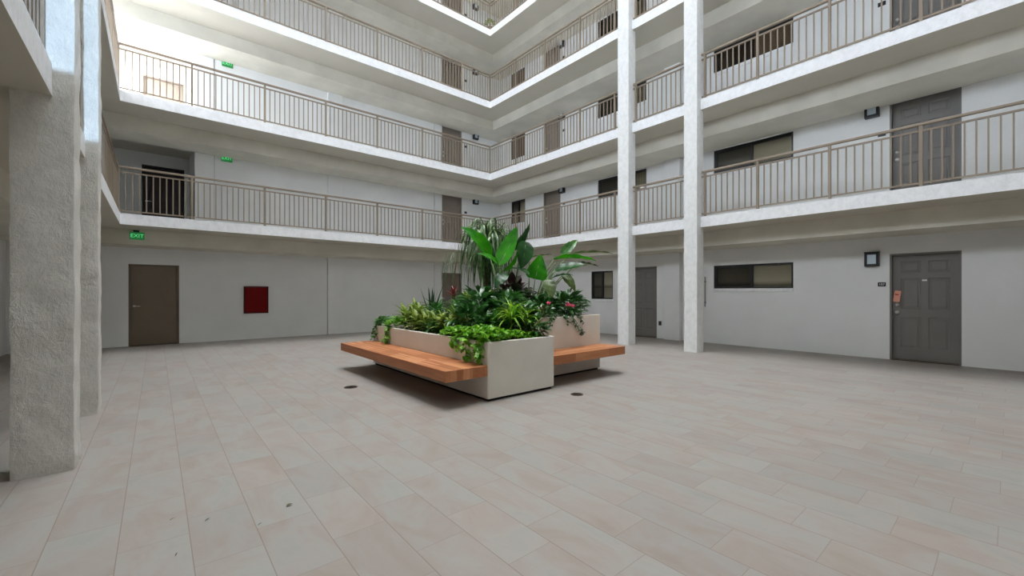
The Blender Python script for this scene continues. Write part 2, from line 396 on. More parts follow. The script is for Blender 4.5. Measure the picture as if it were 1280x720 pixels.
# ------------------------------------------------------------------ doors
def six_panel(parent, w, h, mat, name='door_panel'):
    """leaf in local XZ, front face at y=0 facing -y, x from -w/2..w/2"""
    m = MB(); st, mid = .115*w/.9, .10*w/.9
    px0, px1 = -w/2+st, w/2-st; c0, c1 = -mid/2, mid/2
    rows = [(.22*h/2.03, .83*h/2.03), (.98*h/2.03, 1.58*h/2.03), (1.69*h/2.03, 1.91*h/2.03)]
    ops = [(a, b, c, d) for c, d in rows for a, b in ((px0, c0), (c1, px1))]
    us = sorted({-w/2, w/2, *[o[0] for o in ops], *[o[1] for o in ops]}); zs = sorted({0, h, *[o[2] for o in ops], *[o[3] for o in ops]})
    for i in range(len(us)-1):
        for j in range(len(zs)-1):
            cu, cz = (us[i]+us[i+1])/2, (zs[j]+zs[j+1])/2
            if any(a < cu < b and c < cz < d for a,b,c,d in ops): continue
            m.quad((us[i],0,zs[j]), (us[i+1],0,zs[j]), (us[i+1],0,zs[j+1]), (us[i],0,zs[j+1]))
    for a, b, c, d in ops:
        def rect(i, y): return [(a+i,y,c+i),(b-i,y,c+i),(b-i,y,d-i),(a+i,y,d-i)]
        r = [rect(0,0), rect(.015,.012), rect(.035,.012), rect(.05,.003)]
        for k in range(3):
            for q in range(4):
                p = (q+1) % 4; m.quad(r[k][q], r[k][p], r[k+1][p], r[k+1][q])
        m.quad(*r[3])
    m.box((-w/2, .013, 0), (w/2, .045, h)); 
    for x in (-w/2, w/2): m.quad((x,0,0),(x,.013,0),(x,.013,h),(x,0,h))
    m.quad((-w/2,0,h),(w/2,0,h),(w/2,.013,h),(-w/2,.013,h))
    return m.build(name, mat, parent)
def flat_leaf(parent, w, h, mat):
    return boxobj('door_panel', (-w/2, 0, 0), (w/2, .045, h), mat, parent, .003)
def door_frame(parent, w, h, depth, mat, fw=.035):
    m = MB()
    m.box((-w/2, 0, 0), (-w/2+fw, depth, h)); m.box((w/2-fw, 0, 0), (w/2, depth, h)); m.box((-w/2+fw, 0, h-fw), (w/2-fw, depth, h))
    return m.build('door_frame', mat, parent)
def lever(parent, x, z, mat, sgn=1):
    m = MB(); m.tube([(x, 0, z), (x, -.012, z)], .028, 14); m.tube([(x, -.01, z), (x, -.05, z)], .01, 8)
    m.tube([(x, -.05, z), (x+.03*sgn, -.055, z), (x+.11*sgn, -.052, z-.004)], [.011,.009,.008], 8); return m.build('door_handle', mat, parent, True)
def knob(parent, name, x, z, r, mat):
    m = MB(); m.tube([(x,0,z),(x,-.01,z)], r*1.25, 14); m.tube([(x,-.01,z),(x,-.03,z),(x,-.04,z),(x,-.055,z),(x,-.062,z)], [r*.5,r*.55,r,r*.95,r*.5], 14); return m.build(name, mat, parent, True)
dn = [0]
def door(loc, rot, w, h, style, mat, label, setback=.09, depth=.12, hx=-1, framemat=None):
    dn[0] += 1
    d = thing(f'door_{dn[0]}', label, 'door', loc, rot, kind='structure'); w += .004; h += .002
    fr = door_frame(d, w, h, depth, framemat or mat)
    inner = bpy.data.objects.new('door_panel', None)
    fw = .035; lw, lh = w-2*fw-.004, h-fw-.022
    leaf = six_panel(d, lw, lh, mat) if style == 'six' else flat_leaf(d, lw, lh, mat)
    leaf.location = (0, setback, .02)
    bpy.data.objects.remove(inner)
    boxobj('door_stop', (-w/2, depth-.001, 0), (w/2, depth+.02, h), framemat or mat, d)
    boxobj('threshold', (-w/2+fw, 0.0, 0.0), (w/2-fw, depth, .014), M['drain'], d)
    boxobj('door_sweep', (-w/2+fw, setback+.005, .0141), (w/2-fw, setback+.05, .034), M['black'], d)
    xk = (lw/2-.07)*hx
    if style == 'six':
        k = knob(leaf, 'door_knob', xk, .93, .031, M['chrome']); knob(leaf, 'deadbolt', xk, 1.08, .026, M['chrome'])
    else:
        lever(leaf, xk, .98, M['chrome'], -hx)
    return d, leaf
# right wall doors: front faces -X ; local -y must point to world -X -> rot: local y -> +X => rot=-90deg, local x -> -Y
R = -PI/2
for n in range(1, 6):
    a, b = RD[n][0]
    d, leaf = door((XW+.002, (a+b)/2, FL(n)), R, b-a, DH, 'six', M['door'],
        {1:'grey six-panel entrance door at ground level with an orange flyer on its knob', 2:'grey six-panel door behind the second level railing beside a black lamp', 3:'grey six-panel door behind the third level railing above the lower two'}.get(n, f'grey six-panel door on the {ORD[n]} level directly above the flyer door'))
    if n == 1: boxobj('door_label', (-.035, -.003, 1.545), (.035, 0.0, 1.575), M['white'], leaf)
    a, b = RD[n][1]
    door((XW+.002, (a+b)/2, FL(n)), R, b-a, DH, 'six', M['door' if n == 1 else 'doorfar'], 'grey panelled door partly hidden by the far white column at ground level' if n == 1 else f'taupe door with a lamp beside it on the {ORD[n]} level, between two dark windows')
for n in range(1, 6):
    a, b = BD[n]
    door(((a+b)/2, YW+.002, FL(n)), 0, b-a, 2.10, 'six', M['doorfar'], 'taupe door at ground level mostly hidden behind the plants' if n == 1 else f'taupe door near the inner corner on the {ORD[n]} level')
door((-.031, YW+.002, 0), 0, .988, 2.05, 'flat', M['doorbrown'], 'flat brown metal door under the green EXIT sign at ground level', setback=.05, framemat=flat('brown_frame', (112,98,84), .5))
for n in (2,3,4,5):
    door((.17, 16.402, FL(n)), 0, .98, 2.05, 'flat', M['doordark' if n == 2 else 'doortan'], {2:'dark brown door in the shaded recessed landing on the second level', 3:'tan door in the brightly lit recessed landing on the third level'}.get(n, f'tan door in the recessed landing on the {ORD[n]} level'))

# ------------------------------------------------------------------ windows on the right wall
wn = [0]
def window(ya, yb, za, zb, label, blindmat, split=.5):
    wn[0] += 1
    w, h = yb-ya, zb-za
    o = thing(f'window_{wn[0]}', label, 'window', (XW, (ya+yb)/2, za), R, kind='structure')
    m = MB(); t = .045; x0, x1 = -w/2, w/2
    m.box((x0, .03, 0), (x0+t, .10, h)); m.box((x1-t, .03, 0), (x1, .10, h)); m.box((x0+t, .03, 0), (x1-t, .10, t*.8)); m.box((x0+t, .03, h-t), (x1-t, .10, h))
    c = x0 + w*split; m.box((c-.025, .035, t*.8), (c+.025, .095, h-t)); m.build('window_frame', M['frame'], o)
    s = MB(); s.box((x0+t, .055, t*.8), (c-.025, .075, .07)); s.box((x0+t, .055, h-t-.03), (c-.025, .075, h-t)); s.box((x0+t, .055, .07), (x0+t+.03, .075, h-t-.03)); s.build('sash', M['frame'], o)
    boxobj('pane', (x0+t, .062, t*.8), (c-.025, .066, h-t), M['glassd'], o); boxobj('pane', (c+.025, .076, t*.8), (x1-t, .080, h-t), M['glass'], o)
    bl = boxobj('blind', (x0+.02, .104, .02), (x1-.02, .112, h-.02), blindmat, o)
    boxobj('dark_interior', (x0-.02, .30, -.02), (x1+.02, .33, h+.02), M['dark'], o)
    boxobj('window_sill', (x0-.03, -.03, -.085), (x1+.01, .03, -.001), M['slab'], o, .006)
for n in range(1, 6):
    z = FL(n)
    for k, (a, b, c, d) in enumerate(RW[n]):
        if n == 1: lab = ['wide dark framed sliding window at ground level beside the flyer door', 'small dark framed window at ground level beside the planter flowers'][k]
        else: lab = [f'wide dark framed window nearest the grey six-panel door on the {ORD[n]} level', f'wide dark framed window partly behind the far column on the {ORD[n]} level', f'narrow dark framed window near the inner corner on the {ORD[n]} level'][k]
        window(a, b, z+c, z+d, lab, [M['blind'], M['blind']][k] if n == 1 else (M['blind'] if n == 2 and k != 1 else M['blindv'] if k == 1 else M['blindh']))

# ------------------------------------------------------------------ railings
def box_mesh(name, lo, hi, mat):
    m = MB(); m.box(lo, hi); me = bpy.data.meshes.new(name); me.from_pydata(m.v, [], m.f); me.materials.append(mat); return me
post_me = box_mesh('post', (-.022, -.022, 0), (.022, .022, .985), M['rail'])
bal_me = box_mesh('baluster', (-.0105, -.0105, .075), (.0105, .0105, .885), M['rail'])
def railing(axis, fixed, a, b, n, posts, label, group, ends=(0, 0)):
    """axis 0 = runs along x at y=fixed, 1 = runs along y at x=fixed"""
    z = FL(n)
    loc = (a, fixed, z) if axis == 0 else (fixed, a, z)
    o = thing('balcony_railing', label, 'railing', loc, 0, group)
    L = b-a
    def bar(name, w, z0, z1):
        lo, hi = ((0, -w/2, z0), (L, w/2, z1)) if axis == 0 else ((-w/2, 0, z0), (w/2, L, z1))
        return boxobj(name, lo, hi, M['rail'], o, .006 if name == 'top_rail' else 0)
    bar('top_rail', .055, .985, 1.025); bar('upper_crossbar', .032, .885, .912); bar('bottom_rail', .032, .05, .075)
    ps = sorted(p-a for p in posts)
    for p in ps: link('post', post_me, o, (p, 0, 0) if axis == 0 else (0, p, 0))
    marks = ([0] if not ps or ps[0] > .1 else []) + ps + ([L] if not ps or ps[-1] < L-.1 else [])
    for s, e in zip(marks, marks[1:]):
        k = max(1, round((e-s)/.1165))
        for i in range(1, k):
            q = s+(e-s)*i/k; link('baluster', bal_me, o, (q, 0, 0) if axis == 0 else (0, q, 0))
    return o
bp = [.641, 2.131, 3.625, 5.11, 6.622, 8.139]
for n in (2,3,4,5):
    railing(0, YF+.05, XL-.05, XF+.05, n, [XL-.03] + bp + [XF+.03], f'long tan metal railing along the wall with the red cabinet, the {ORD[n]} level', 'tan balcony railings')
    railing(1, XF+.05, -1.2, 4.495, n, [-1.18, -.27, .932, 2.134, 3.341, 4.42], f'tan railing between the white column and the frame edge, the {ORD[n]} level', 'tan balcony railings')
    railing(1, XF+.05, 4.815, 6.275, n, [4.88, 6.20], f'short tan railing between the two white columns, the {ORD[n]} level', 'tan balcony railings')
    railing(1, XF+.05, 6.615, YF+.02, n, [6.855, 8.07, 9.51, 10.94], f'tan railing from the far white column to the inner corner, the {ORD[n]} level', 'tan balcony railings')
for n in (2,3):
    railing(1, XL-.05, 6.785, YF+.02, n, [6.86, 8.07, 9.51, 10.94], f'tan railing receding behind the rough stucco columns, the {ORD[n]} level', 'tan balcony railings')
    railing(1, XL-.05, 4.945, 6.495, n, [5.0, 6.44], f'short tan railing between the two rough stucco columns, the {ORD[n]} level', 'tan balcony railings')
railing(1, XL-.05, -1.2, 4.595, 2, [-1.18, -.27, .932, 2.134, 3.341, 4.53], 'tan railing above the near side of the thick rough column, second level', 'tan balcony railings')

# ------------------------------------------------------------------ lamps, plates, signs
def wall_lamp(loc, rot, label, w=.23, h=.28):
    o = thing('wall_lamp', label, 'lamp', loc, rot, 'black wall lanterns'); t = .045; dp = .11
    m = MB(); m.box((-w/2, -dp, 0), (-w/2+t, -.0, h)); m.box((w/2-t, -dp, 0), (w/2, 0, h)); m.box((-w/2+t, -dp, 0), (w/2-t, 0, t)); m.box((-w/2+t, -dp, h-t), (w/2-t, 0, h))
    m.box((-w/2-.008, -dp-.008, h), (w/2+.008, 0, h+.012)); m.build('lamp_housing', M['black'], o)
    boxobj('diffuser', (-w/2+t, -dp+.008, t), (w/2-t, -.02, h-t), M['lampglass'], o)
def plate(loc, rot, label, txt=None):
    o = thing('door_number_sign', label, 'sign', loc, rot, 'door number plates')
    boxobj('plate', (-.062, -.008, 0), (.062, 0, .085), M['black'], o, .002)
    if txt:
        t = text_mesh('lettering', txt, .062, M['white'], o, .001); t.rotation_euler = (PI/2, 0, 0); t.location = (0, -.010, .042)
for n in (1,2,3):
    wall_lamp((XW, 1.83, FL(n)+1.88), R, f'black square wall lantern beside the grey six-panel door on the {ORD[n]} level')
    plate((XW, 1.685, FL(n)+1.465), R, f'small black number plate under the lantern by the grey six-panel door, {ORD[n]} level', '107' if n == 1 else None)
for n in (2,3,4):
    wall_lamp((XW, 10.455, FL(n)+1.88), R, f'black wall lantern touching the taupe door between dark windows, {ORD[n]} level')
    plate((XW, 10.40, FL(n)+1.465), R, f'small black number plate beside the taupe door between dark windows, {ORD[n]} level')
for n in (2,3,4,5):
    wall_lamp((9.94, YW, FL(n)+1.88), 0, f'black wall lantern near the inner corner on the {ORD[n]} level')
    plate((9.487, YW, FL(n)+1.455), 0, f'small black number plate beside the inner corner door, {ORD[n]} level')
def exit_sign(loc, label, mount):
    o = thing('exit_sign', label, 'sign', loc, 0, 'green EXIT signs')
    w, h = .26, .17
    boxobj('sign_panel', (-w/2, -.03, 0), (w/2, 0, h), M['green'], o, .006)
    t = text_mesh('lettering', 'EXIT', .115, M['greenlit'], o, .002); t.rotation_euler = (PI/2, 0, 0); t.location = (0, -.033, h/2)
    if mount: boxobj('mounting_bracket', (-.07, -.04, h), (.04, 0.0, h+.045), M['black'], o)
exit_sign((-.34, YF+.898, 2.58), 'green EXIT sign with black bracket above the flat brown door', True)
exit_sign((1.505, YW, FL(2)+1.94), 'green EXIT sign on the second level wall beside the shaded landing', False)
exit_sign((1.52, YW, FL(3)+1.94), 'green EXIT sign on the third level wall beside the bright landing', False)
# fire cabinet
o = thing('fire_cabinet', 'dark red wall cabinet on the off-white wall at ground level', 'cabinet', (2.21, YW, .74))
m = MB(); w, h, t = .61, .775, .03
m.box((-w/2, -.07, 0), (-w/2+t, 0, h)); m.box((w/2-t, -.07, 0), (w/2, 0, h)); m.box((-w/2+t, -.07, 0), (w/2-t, 0, t)); m.box((-w/2+t, -.07, h-t), (w/2-t, 0, h)); m.build('cabinet_frame', M['reddark'], o)
boxobj('cabinet_door', (-w/2+t+.002, -.062, t+.002), (w/2-t-.002, -.01, h-t-.002), M['red'], o, .003)
# conduit, outlet, flyer, drains
o = thing('wall_conduit', 'short grey vertical conduit on the wall between column and wide window', 'conduit', (XW, 5.28, .96), R)
m = MB(); m.tube([(0,-.025,0),(0,-.025,.80)], .014, 10); m.build('pipe', M['conduit'], o, True)
m = MB(); m.box((-.022,-.03,.1),(.022,0,.125)); m.build('pipe_clamp', M['conduit'], o); m = MB(); m.box((-.022,-.03,.66),(.022,0,.685)); m.build('pipe_clamp', M['conduit'], o)
o = thing('wall_outlet', 'small grey outdoor outlet box low on the wall beside the half hidden door', 'outlet', (XW, 6.60, .38), R)
boxobj('outlet_box', (-.04, -.035, 0), (.04, 0, .125), M['outlet'], o, .006); boxobj('outlet_cover', (-.03, -.042, .012), (.03, -.035, .11), M['black'], o)
o = thing('paper_flyer', 'orange paper door hanger on the knob of the ground level six-panel door', 'flyer', (XW+.035, 1.475, 1.16), R)
m = MB(); a = math.radians(8)
def fq(x0, z0, x1, z1, y, mat, name):
    m = MB(); pts = []
    for x, z in ((x0,z0),(x1,z0),(x1,z1),(x0,z1)): pts.append((x*math.cos(a)+z*math.sin(a), y, -x*math.sin(a)+z*math.cos(a)))
    q = [(p[0], p[1]+.0015, p[2]) for p in pts]
    m.quad(*pts); m.quad(*q[::-1])
    for i in range(4): j = (i+1) % 4; m.quad(pts[i], q[i], q[j], pts[j])
    return m.build(name, mat, o)
fq(-.05, 0, .05, .22, 0, M['paper'], 'sheet'); fq(-.035, .13, .02, .155, -.001, M['print_'], 'printed_line')
for (x, y, r, lab) in ((2.112, 6.048, .095, 'round bronze floor drain beyond the open side of the long bench'), (4.243, 3.696, .085, 'round bronze floor drain in front of the planter corner')):
    o = thing('floor_drain', lab, 'drain', (x, y, 0))
    m = MB(); m.tube([(0,0,-.02),(0,0,.004)], r, 28); m.build('drain_rim', M['drain'], o)
    m = MB()
    for k in range(-3, 4): L = math.sqrt(max(.001, (r*.8)**2-(k*r*.22)**2)); m.box((-L, k*r*.22-.004, .0042), (L, k*r*.22+.004, .006))
    m.build('grate', M['draindark'], o)
# fallen leaves
def P0(px, py): d = EYE*FPX/(py-CY); return pt(px, py, d)
for k, (px, py, s, az, lab) in enumerate(((358,634,.04,.3,'curled dark green fallen leaf on the tile floor'), (212,651.5,.035,.5,'thin dry twig like leaf on the tile nearest the rough column'), (256,652.5,.04,.7,'slender dry leaf between two tile seams'), (219,696,.03,1.2,'tiny dark leaf speck near the bottom edge of the floor'), (322,658,.035,.6,'thin brown leaf lying across a tile seam'))):
    m = MB(); m.leaf((0,0,.003), az, .25, s, s*(.5 if k == 0 else .18), .6, 5, .35)
    o = m.build('fallen_leaf', M['dry']); p = P0(px, py); o.location = (p.x, p.y, .002); tag(o, lab, 'leaf')

# ------------------------------------------------------------------ planters and benches
def planter(x0, x1, y0, y1, h, label):
    o = thing('planter_box', label, 'planter', ((x0+x1)/2, (y0+y1)/2, 0))
    cx, cy = (x0+x1)/2, (y0+y1)/2; a, b = (x1-x0)/2, (y1-y0)/2; t = .04; z0 = .035
    m = MB()
    def rr(a, b, r, z, k=5):
        out = []
        for sx, sy, s in ((1,1,0),(-1,1,1),(-1,-1,2),(1,-1,3)):
            for i in range(k+1):
                w = PI/2*(s+i/k); out.append((sx*(a-r)+r*math.cos(w), sy*(b-r)+r*math.sin(w), z))
        return out
    rings = [rr(a-.004, b-.004, .02, z0), rr(a, b, .022, z0+.006), rr(a, b, .022, h-.008), rr(a-.003, b-.003, .02, h-.002), rr(a-.008, b-.008, .02, h), rr(a-t+.006, b-t+.006, .015, h), rr(a-t, b-t, .012, h-.008), rr(a-t, b-t, .012, h-.2)]
    N = len(rings[0])
    for r in rings: m.v += r
    for k in range(len(rings)-1):
        for i in range(N): j = (i+1) % N; m.f.append((k*N+i, k*N+j, (k+1)*N+j, (k+1)*N+i))
    m.f.append(tuple(N-1-i for i in range(N)))
    m.build('planter_shell', M['planter'], o)
    boxobj('plinth', (-a+.035, -b+.035, 0), (a-.035, b-.035, z0), M['toe'], o)
    s = MB(); nx, ny = int(a/.05), int(b/.05)
    for i in range(nx+1):
        for j in range(ny+1):
            x, y = -a+t+(2*a-2*t)*i/nx, -b+t+(2*b-2*t)*j/ny; s.v.append((x, y, h-.07+.02*noise.noise(Vector((x*6+cx, y*6, 0)))))
    for i in range(nx):
        for j in range(ny): q = i*(ny+1)+j; s.f.append((q, q+ny+1, q+ny+2, q+1))
    s.build('soil', M['soil'], o, True)
    return o
P1 = (3.104, 4.268, 4.13, 7.72, .735); P2 = (4.272, 5.95, 4.64, 7.72, .96)
planter(*P1, 'long low off-white planter box with the long wooden bench on its side')
planter(*P2, 'taller off-white planter box behind the short wooden bench')
def bench(x0, x1, y0, y1, mat, axis, label):
    o = thing('wooden_bench', label, 'bench', ((x0+x1)/2, (y0+y1)/2, .32)); a, b = (x1-x0)/2, (y1-y0)/2
    boxobj('seat_slab', (-a, -b, 0), (a, b, .13), mat, o, .004)
    m = MB()
    for k in (-.6, 0, .6):
        if axis == 1: m.box((-a*.5, b*k-.03, -.025), (a+.0021, b*k+.03, 0))
        else: m.box((a*k-.03, -b*.5, -.025), (a*k+.03, b+.0021, 0))
    m.build('bracket', M['black'], o)
bench(2.50, 3.102, 4.13, 7.66, M['woody'], 1, 'long brown wooden bench cantilevered from the low planter')
bench(4.272, 5.965, 4.14, 4.638, M['woodx'], 0, 'short brown wooden bench in front of the taller planter')

# ------------------------------------------------------------------ plants
rnd = random.uniform
def mound(m, c, rad, n, ll, lw, droop=(.5,1.2), emin=-.2, emax=1.2, stalk=0, fold=.25, p=.8, inner=.55, nseg=5):
    for _ in range(n):
        az = rnd(0, 2*PI); el = math.asin(rnd(math.sin(emin), math.sin(emax)))
        d = Vector((math.cos(az)*math.cos(el), math.sin(az)*math.cos(el), math.sin(el))); k = rnd(inner, 1)
        b = Vector(c) + Vector((d.x*rad[0], d.y*rad[1], d.z*rad[2]))*k
        m.leaf(b, az+rnd(-.6,.6), el*.6+rnd(-.1,.5), ll*rnd(.7,1.2), lw*rnd(.75,1.2), rnd(*droop), nseg, fold, p, rnd(-.5,.5), stalk)
def shrub(name, x, y, z0, rad, h, n, ll, lw, mat, label, cat='plant', stems=6, droop=(.5,1.3), stemmat=None, **kw):
    o = thing(name, label, cat, (x, y, z0)); m = MB()
    mound(m, (0,0,h-rad[2]), rad, n, ll, lw, droop, **kw); m.build('foliage', mat, o, True)
    s = MB()
    for k in range(stems):
        a = 2*PI*k/stems+rnd(-.3,.3); r = rnd(.3,.6)
        s.tube([(0.02*math.cos(a),.02*math.sin(a),-.03), (rad[0]*r*.5*math.cos(a), rad[1]*r*.5*math.sin(a), (h-rad[2])*.5), (rad[0]*r*math.cos(a), rad[1]*r*math.sin(a), h-rad[2]*.5)], [.009,.007,.004], 5)
    s.build('stem', stemmat or M['l_mid'], o, True)
    return o
def rosette(name, x, y, z0, n, ll, lw, mat, label, elev=(.3,1.3), droop=(.6,1.8), rise=.0, nseg=8, heads=((0,0,0),), fold=.35, p=.7, stemr=.012):
    o = thing(name, label, 'plant', (x, y, z0)); m = MB(); s = MB()
    for hx, hy, hz in heads:
        for k in range(n):
            az = 2.4*k+rnd(-.3,.3); e = elev[0]+(elev[1]-elev[0])*(k/n)
            m.leaf((hx, hy, hz+rise*(k/n)), az, e+rnd(-.1,.1), ll*rnd(.75,1.1), lw*rnd(.8,1.15), rnd(*droop), nseg, fold, p)
        s.tube([(hx*.3, hy*.3, -.04), (hx*.8, hy*.8, hz*.5), (hx, hy, hz+rise)], [stemr, stemr*.9, stemr*.7], 6)
    m.build('foliage', mat, o, True); s.build('stem', M['trunk'], o, True); return o
Z1, Z2 = .665, .89
def vine(name, x, y, z0, spots, label, mat, ll=.07, lw=.055, trails=()):
    """creeping plant: a bed of small leaves and hanging trails; spots=(dx,dy,r,n) local"""
    o = thing(name, label, 'plant', (x, y, z0)); m = MB(); s = MB()
    for dx, dy, dz, rx, ry, rz, n in spots:
        for _ in range(n):
            az = rnd(0, 2*PI); rr_ = math.sqrt(rnd(0,1)); px_, py_ = dx+rx*rr_*math.cos(az), dy+ry*rr_*math.sin(az)
            pz = dz + rz*math.sqrt(max(0,1-rr_*rr_*.9))*rnd(.45,1)
            m.leaf((px_,py_,pz), rnd(0,2*PI), rnd(-.1,.9), ll*rnd(.6,1.15), lw*rnd(.7,1.1), rnd(.4,1.2), 4, .25, .75, rnd(-.4,.4), .015)
        s.tube([(0,0,0), (dx*.5,dy*.5,dz+rz*.2), (dx,dy,dz+rz*.5)], [.006,.005,.004], 5)
    for path, w, n in trails:
        path = [Vector(q) for q in path]; s.tube(path, .0035, 5)
        for _ in range(n):
            t = rnd(0, len(path)-1.001); i = int(t); q = path[i].lerp(path[i+1], t-i)
            out = rnd(0, 2*PI)
            m.leaf(q+Vector((rnd(-w,w)*.6, rnd(-w,w)*.6, rnd(-.02,.02))), out, rnd(-.9,.4), ll*rnd(.6,1.1), lw*rnd(.7,1.1), rnd(.4,1.1), 4, .25, .75, rnd(-.5,.5), .01)
    m.build('foliage', mat, o, True); s.build('stem', M['l_mid'], o, True); return o
# -- pothos at the corner nearest the camera, spilling over both faces
vine('pothos', 3.38, 4.50, Z1, [(-.12,-.10,.06,.27,.30,.18,230), (.28,-.16,.03,.34,.16,.13,130), (-.12,.50,.05,.17,.42,.15,170), (.62,-.2,.02,.2,.1,.07,40)],
     'bright green trailing pothos over the low planter corner beside the bench end', M['l_pothos'], .085, .065,
     trails=[([(-.20,-.22,.10),(-.31,-.25,.07),(-.335,-.24,-.10),(-.34,-.22,-.26)], .09, 75), ([(-.22,.1,.10),(-.31,.05,.07),(-.335,.03,-.08),(-.34,.0,-.18)], .08, 60), ([(-.22,.35,.1),(-.31,.33,.05),(-.33,.32,-.08)], .07, 35)])
vine('pothos', 3.24, 7.02, Z1, [(0,0,.05,.16,.24,.20,150)], 'bright green pothos clump hanging toward the far part of the long bench', M['l_pothos'], .08, .06,
     trails=[([(-.1,0,.1),(-.175,-.02,.06),(-.19,-.02,-.08),(-.19,0,-.2)], .06, 55)])
vine('pothos', 3.26, 7.50, Z1, [(0,0,.04,.17,.20,.20,130)], 'darker green pothos clump at the far end of the low planter', M['l_mid'], .08, .06,
     trails=[([(-.1,.05,.1),(-.175,.03,.06),(-.20,.03,-.08),(-.2,.04,-.19)], .06, 45)])
# -- variegated yellow green plants
for x, y, h, lab in ((3.42,6.62,.20,'yellow and green variegated plant between the pothos clump and dark lilies'), (3.55,7.05,.24,'tall pointed variegated plant behind the far pothos clumps'), (3.36,6.15,.12,'variegated plant drooping over the middle of the low planter edge'), (3.42,5.45,.17,'yellow variegated plant beside the big corner pothos')):
    rosette('variegated_dracaena', x, y, Z1, 20, .27, .075, M['l_yel'], lab, (.0,1.4), (.5,1.5), .12, 6, ((0,0,h*.5), (.13,.1,h), (-.05,.2,h*.7), (.08,-.16,h*.6)))
rosette('tufted_lily', 3.33, 5.85, Z1, 22, .28, .045, M['l_dark'], 'dark green tufted plant at the low planter edge between variegated ones', (.0,1.3), (.8,1.8), .05, 6, ((0,0,.06),(.1,.15,.08),(.1,-.1,.04)))
# -- dark lilies and snake plant
rosette('dark_lily', 3.85, 6.75, Z1, 22, .46, .075, M['l_dark'], 'broad dark green lily clump at the foot of the snake plant', (.2,1.4), (.6,1.7), .1, 8, ((0,0,.15),(.18,.18,.2),(-.1,-.3,.15)))
rosette('dark_lily', 4.05, 6.15, Z1, 22, .48, .08, M['l_mid'], 'mid green lily clump behind the yellow variegated plants', (.2,1.4), (.6,1.7), .1, 8, ((0,0,.25),(.1,.25,.2),(-.2,-.2,.15)))
rosette('snake_plant', 4.0, 7.1, Z1, 9, .80, .075, M['l_snake'], 'dark upright snake plant spikes rising above the lilies', (1.35,1.56), (.0,.12), 0, 8, ((0,0,.02),), .4, .6)
# -- dark broad leaved shrubs through the middle
shrubs = [(3.72,5.25,Z1,(.34,.34,.28),.52,150,.20,.085,'l_dark','glossy dark green shrub behind the corner pothos'),
 (4.0,5.55,Z1,(.30,.36,.34),.72,150,.22,.10,'l_dark','dark broad-leaved shrub in the middle of the low planter'),
 (3.75,4.85,Z1,(.24,.26,.22),.36,110,.17,.08,'l_mid','mid green shrub between corner pothos and spider plant'),
 (4.45,5.25,Z2,(.34,.3,.26),.42,150,.19,.075,'l_mid','leafy mid green shrub at the foot of the large paddle leaves'),
 (4.05,4.92,Z1,(.22,.3,.3),.62,130,.18,.075,'l_dark','dark leafy shrub behind the bright spider plant'),
 (4.85,4.95,Z2,(.3,.24,.2),.36,140,.17,.075,'l_dark','dark glossy shrub left of the pink flowers'),
 (4.6,6.3,Z2,(.4,.5,.26),.46,150,.22,.09,'l_dark','dark shrub under the drooping palm'),
 (5.3,6.0,Z2,(.4,.5,.25),.46,140,.22,.09,'l_dark','dark shrub deep behind the flowering bush'),
 (4.12,4.42,Z1,(.14,.2,.2),.34,90,.16,.06,'l_dark','dark small-leaved shrub over the low planter corner by the short bench')]
for x,y,z,rad,h,n,ll,lw,mt,lab in shrubs:
    shrub('leafy_shrub', x, y, z, rad, h, n, ll, lw, M[mt], lab, emin=-.25, emax=1.45)
shrub('burgundy_shrub', 4.62, 5.45, Z2, (.30,.26,.22), .60, 42, .26, .14, M['l_burg'], 'dark burgundy leaved plant under the tall paddle leaves', emin=-.2, emax=1.3)
# spider plant
rosette('spider_plant', 3.93, 4.56, Z1, 34, .38, .034, M['l_spider'], 'bright lime spider plant with arching narrow leaves near the low planter front', (.2,1.45), (1.2,2.4), .05, 9, ((-.12,-.02,.28),(.12,-.05,.26),(.0,.08,.33)), .3, .6)
rosette('arching_lily', 4.1, 4.36, Z1, 12, .34, .026, M['l_dark'], 'dark strappy lily with blades hanging over the low planter front', (.1,1.2), (1.6,2.6), .05, 9, ((0,0,.12),), .3, .6)
rosette('bromeliad', 4.25, 6.75, Z1, 14, .22, .04, M['l_brom'], 'small red bromeliad in front of the drooping palm stem', (.4,1.4), (.3,.9), .10, 6, ((0,0,.58),))
rosette('bromeliad', 4.2, 5.85, Z1, 18, .24, .045, M['l_yel'], 'yellow green bromeliad beside the small red one', (.1,1.4), (.6,1.3), .08, 6, ((-.1,.2,.5),(.12,-.15,.52)))
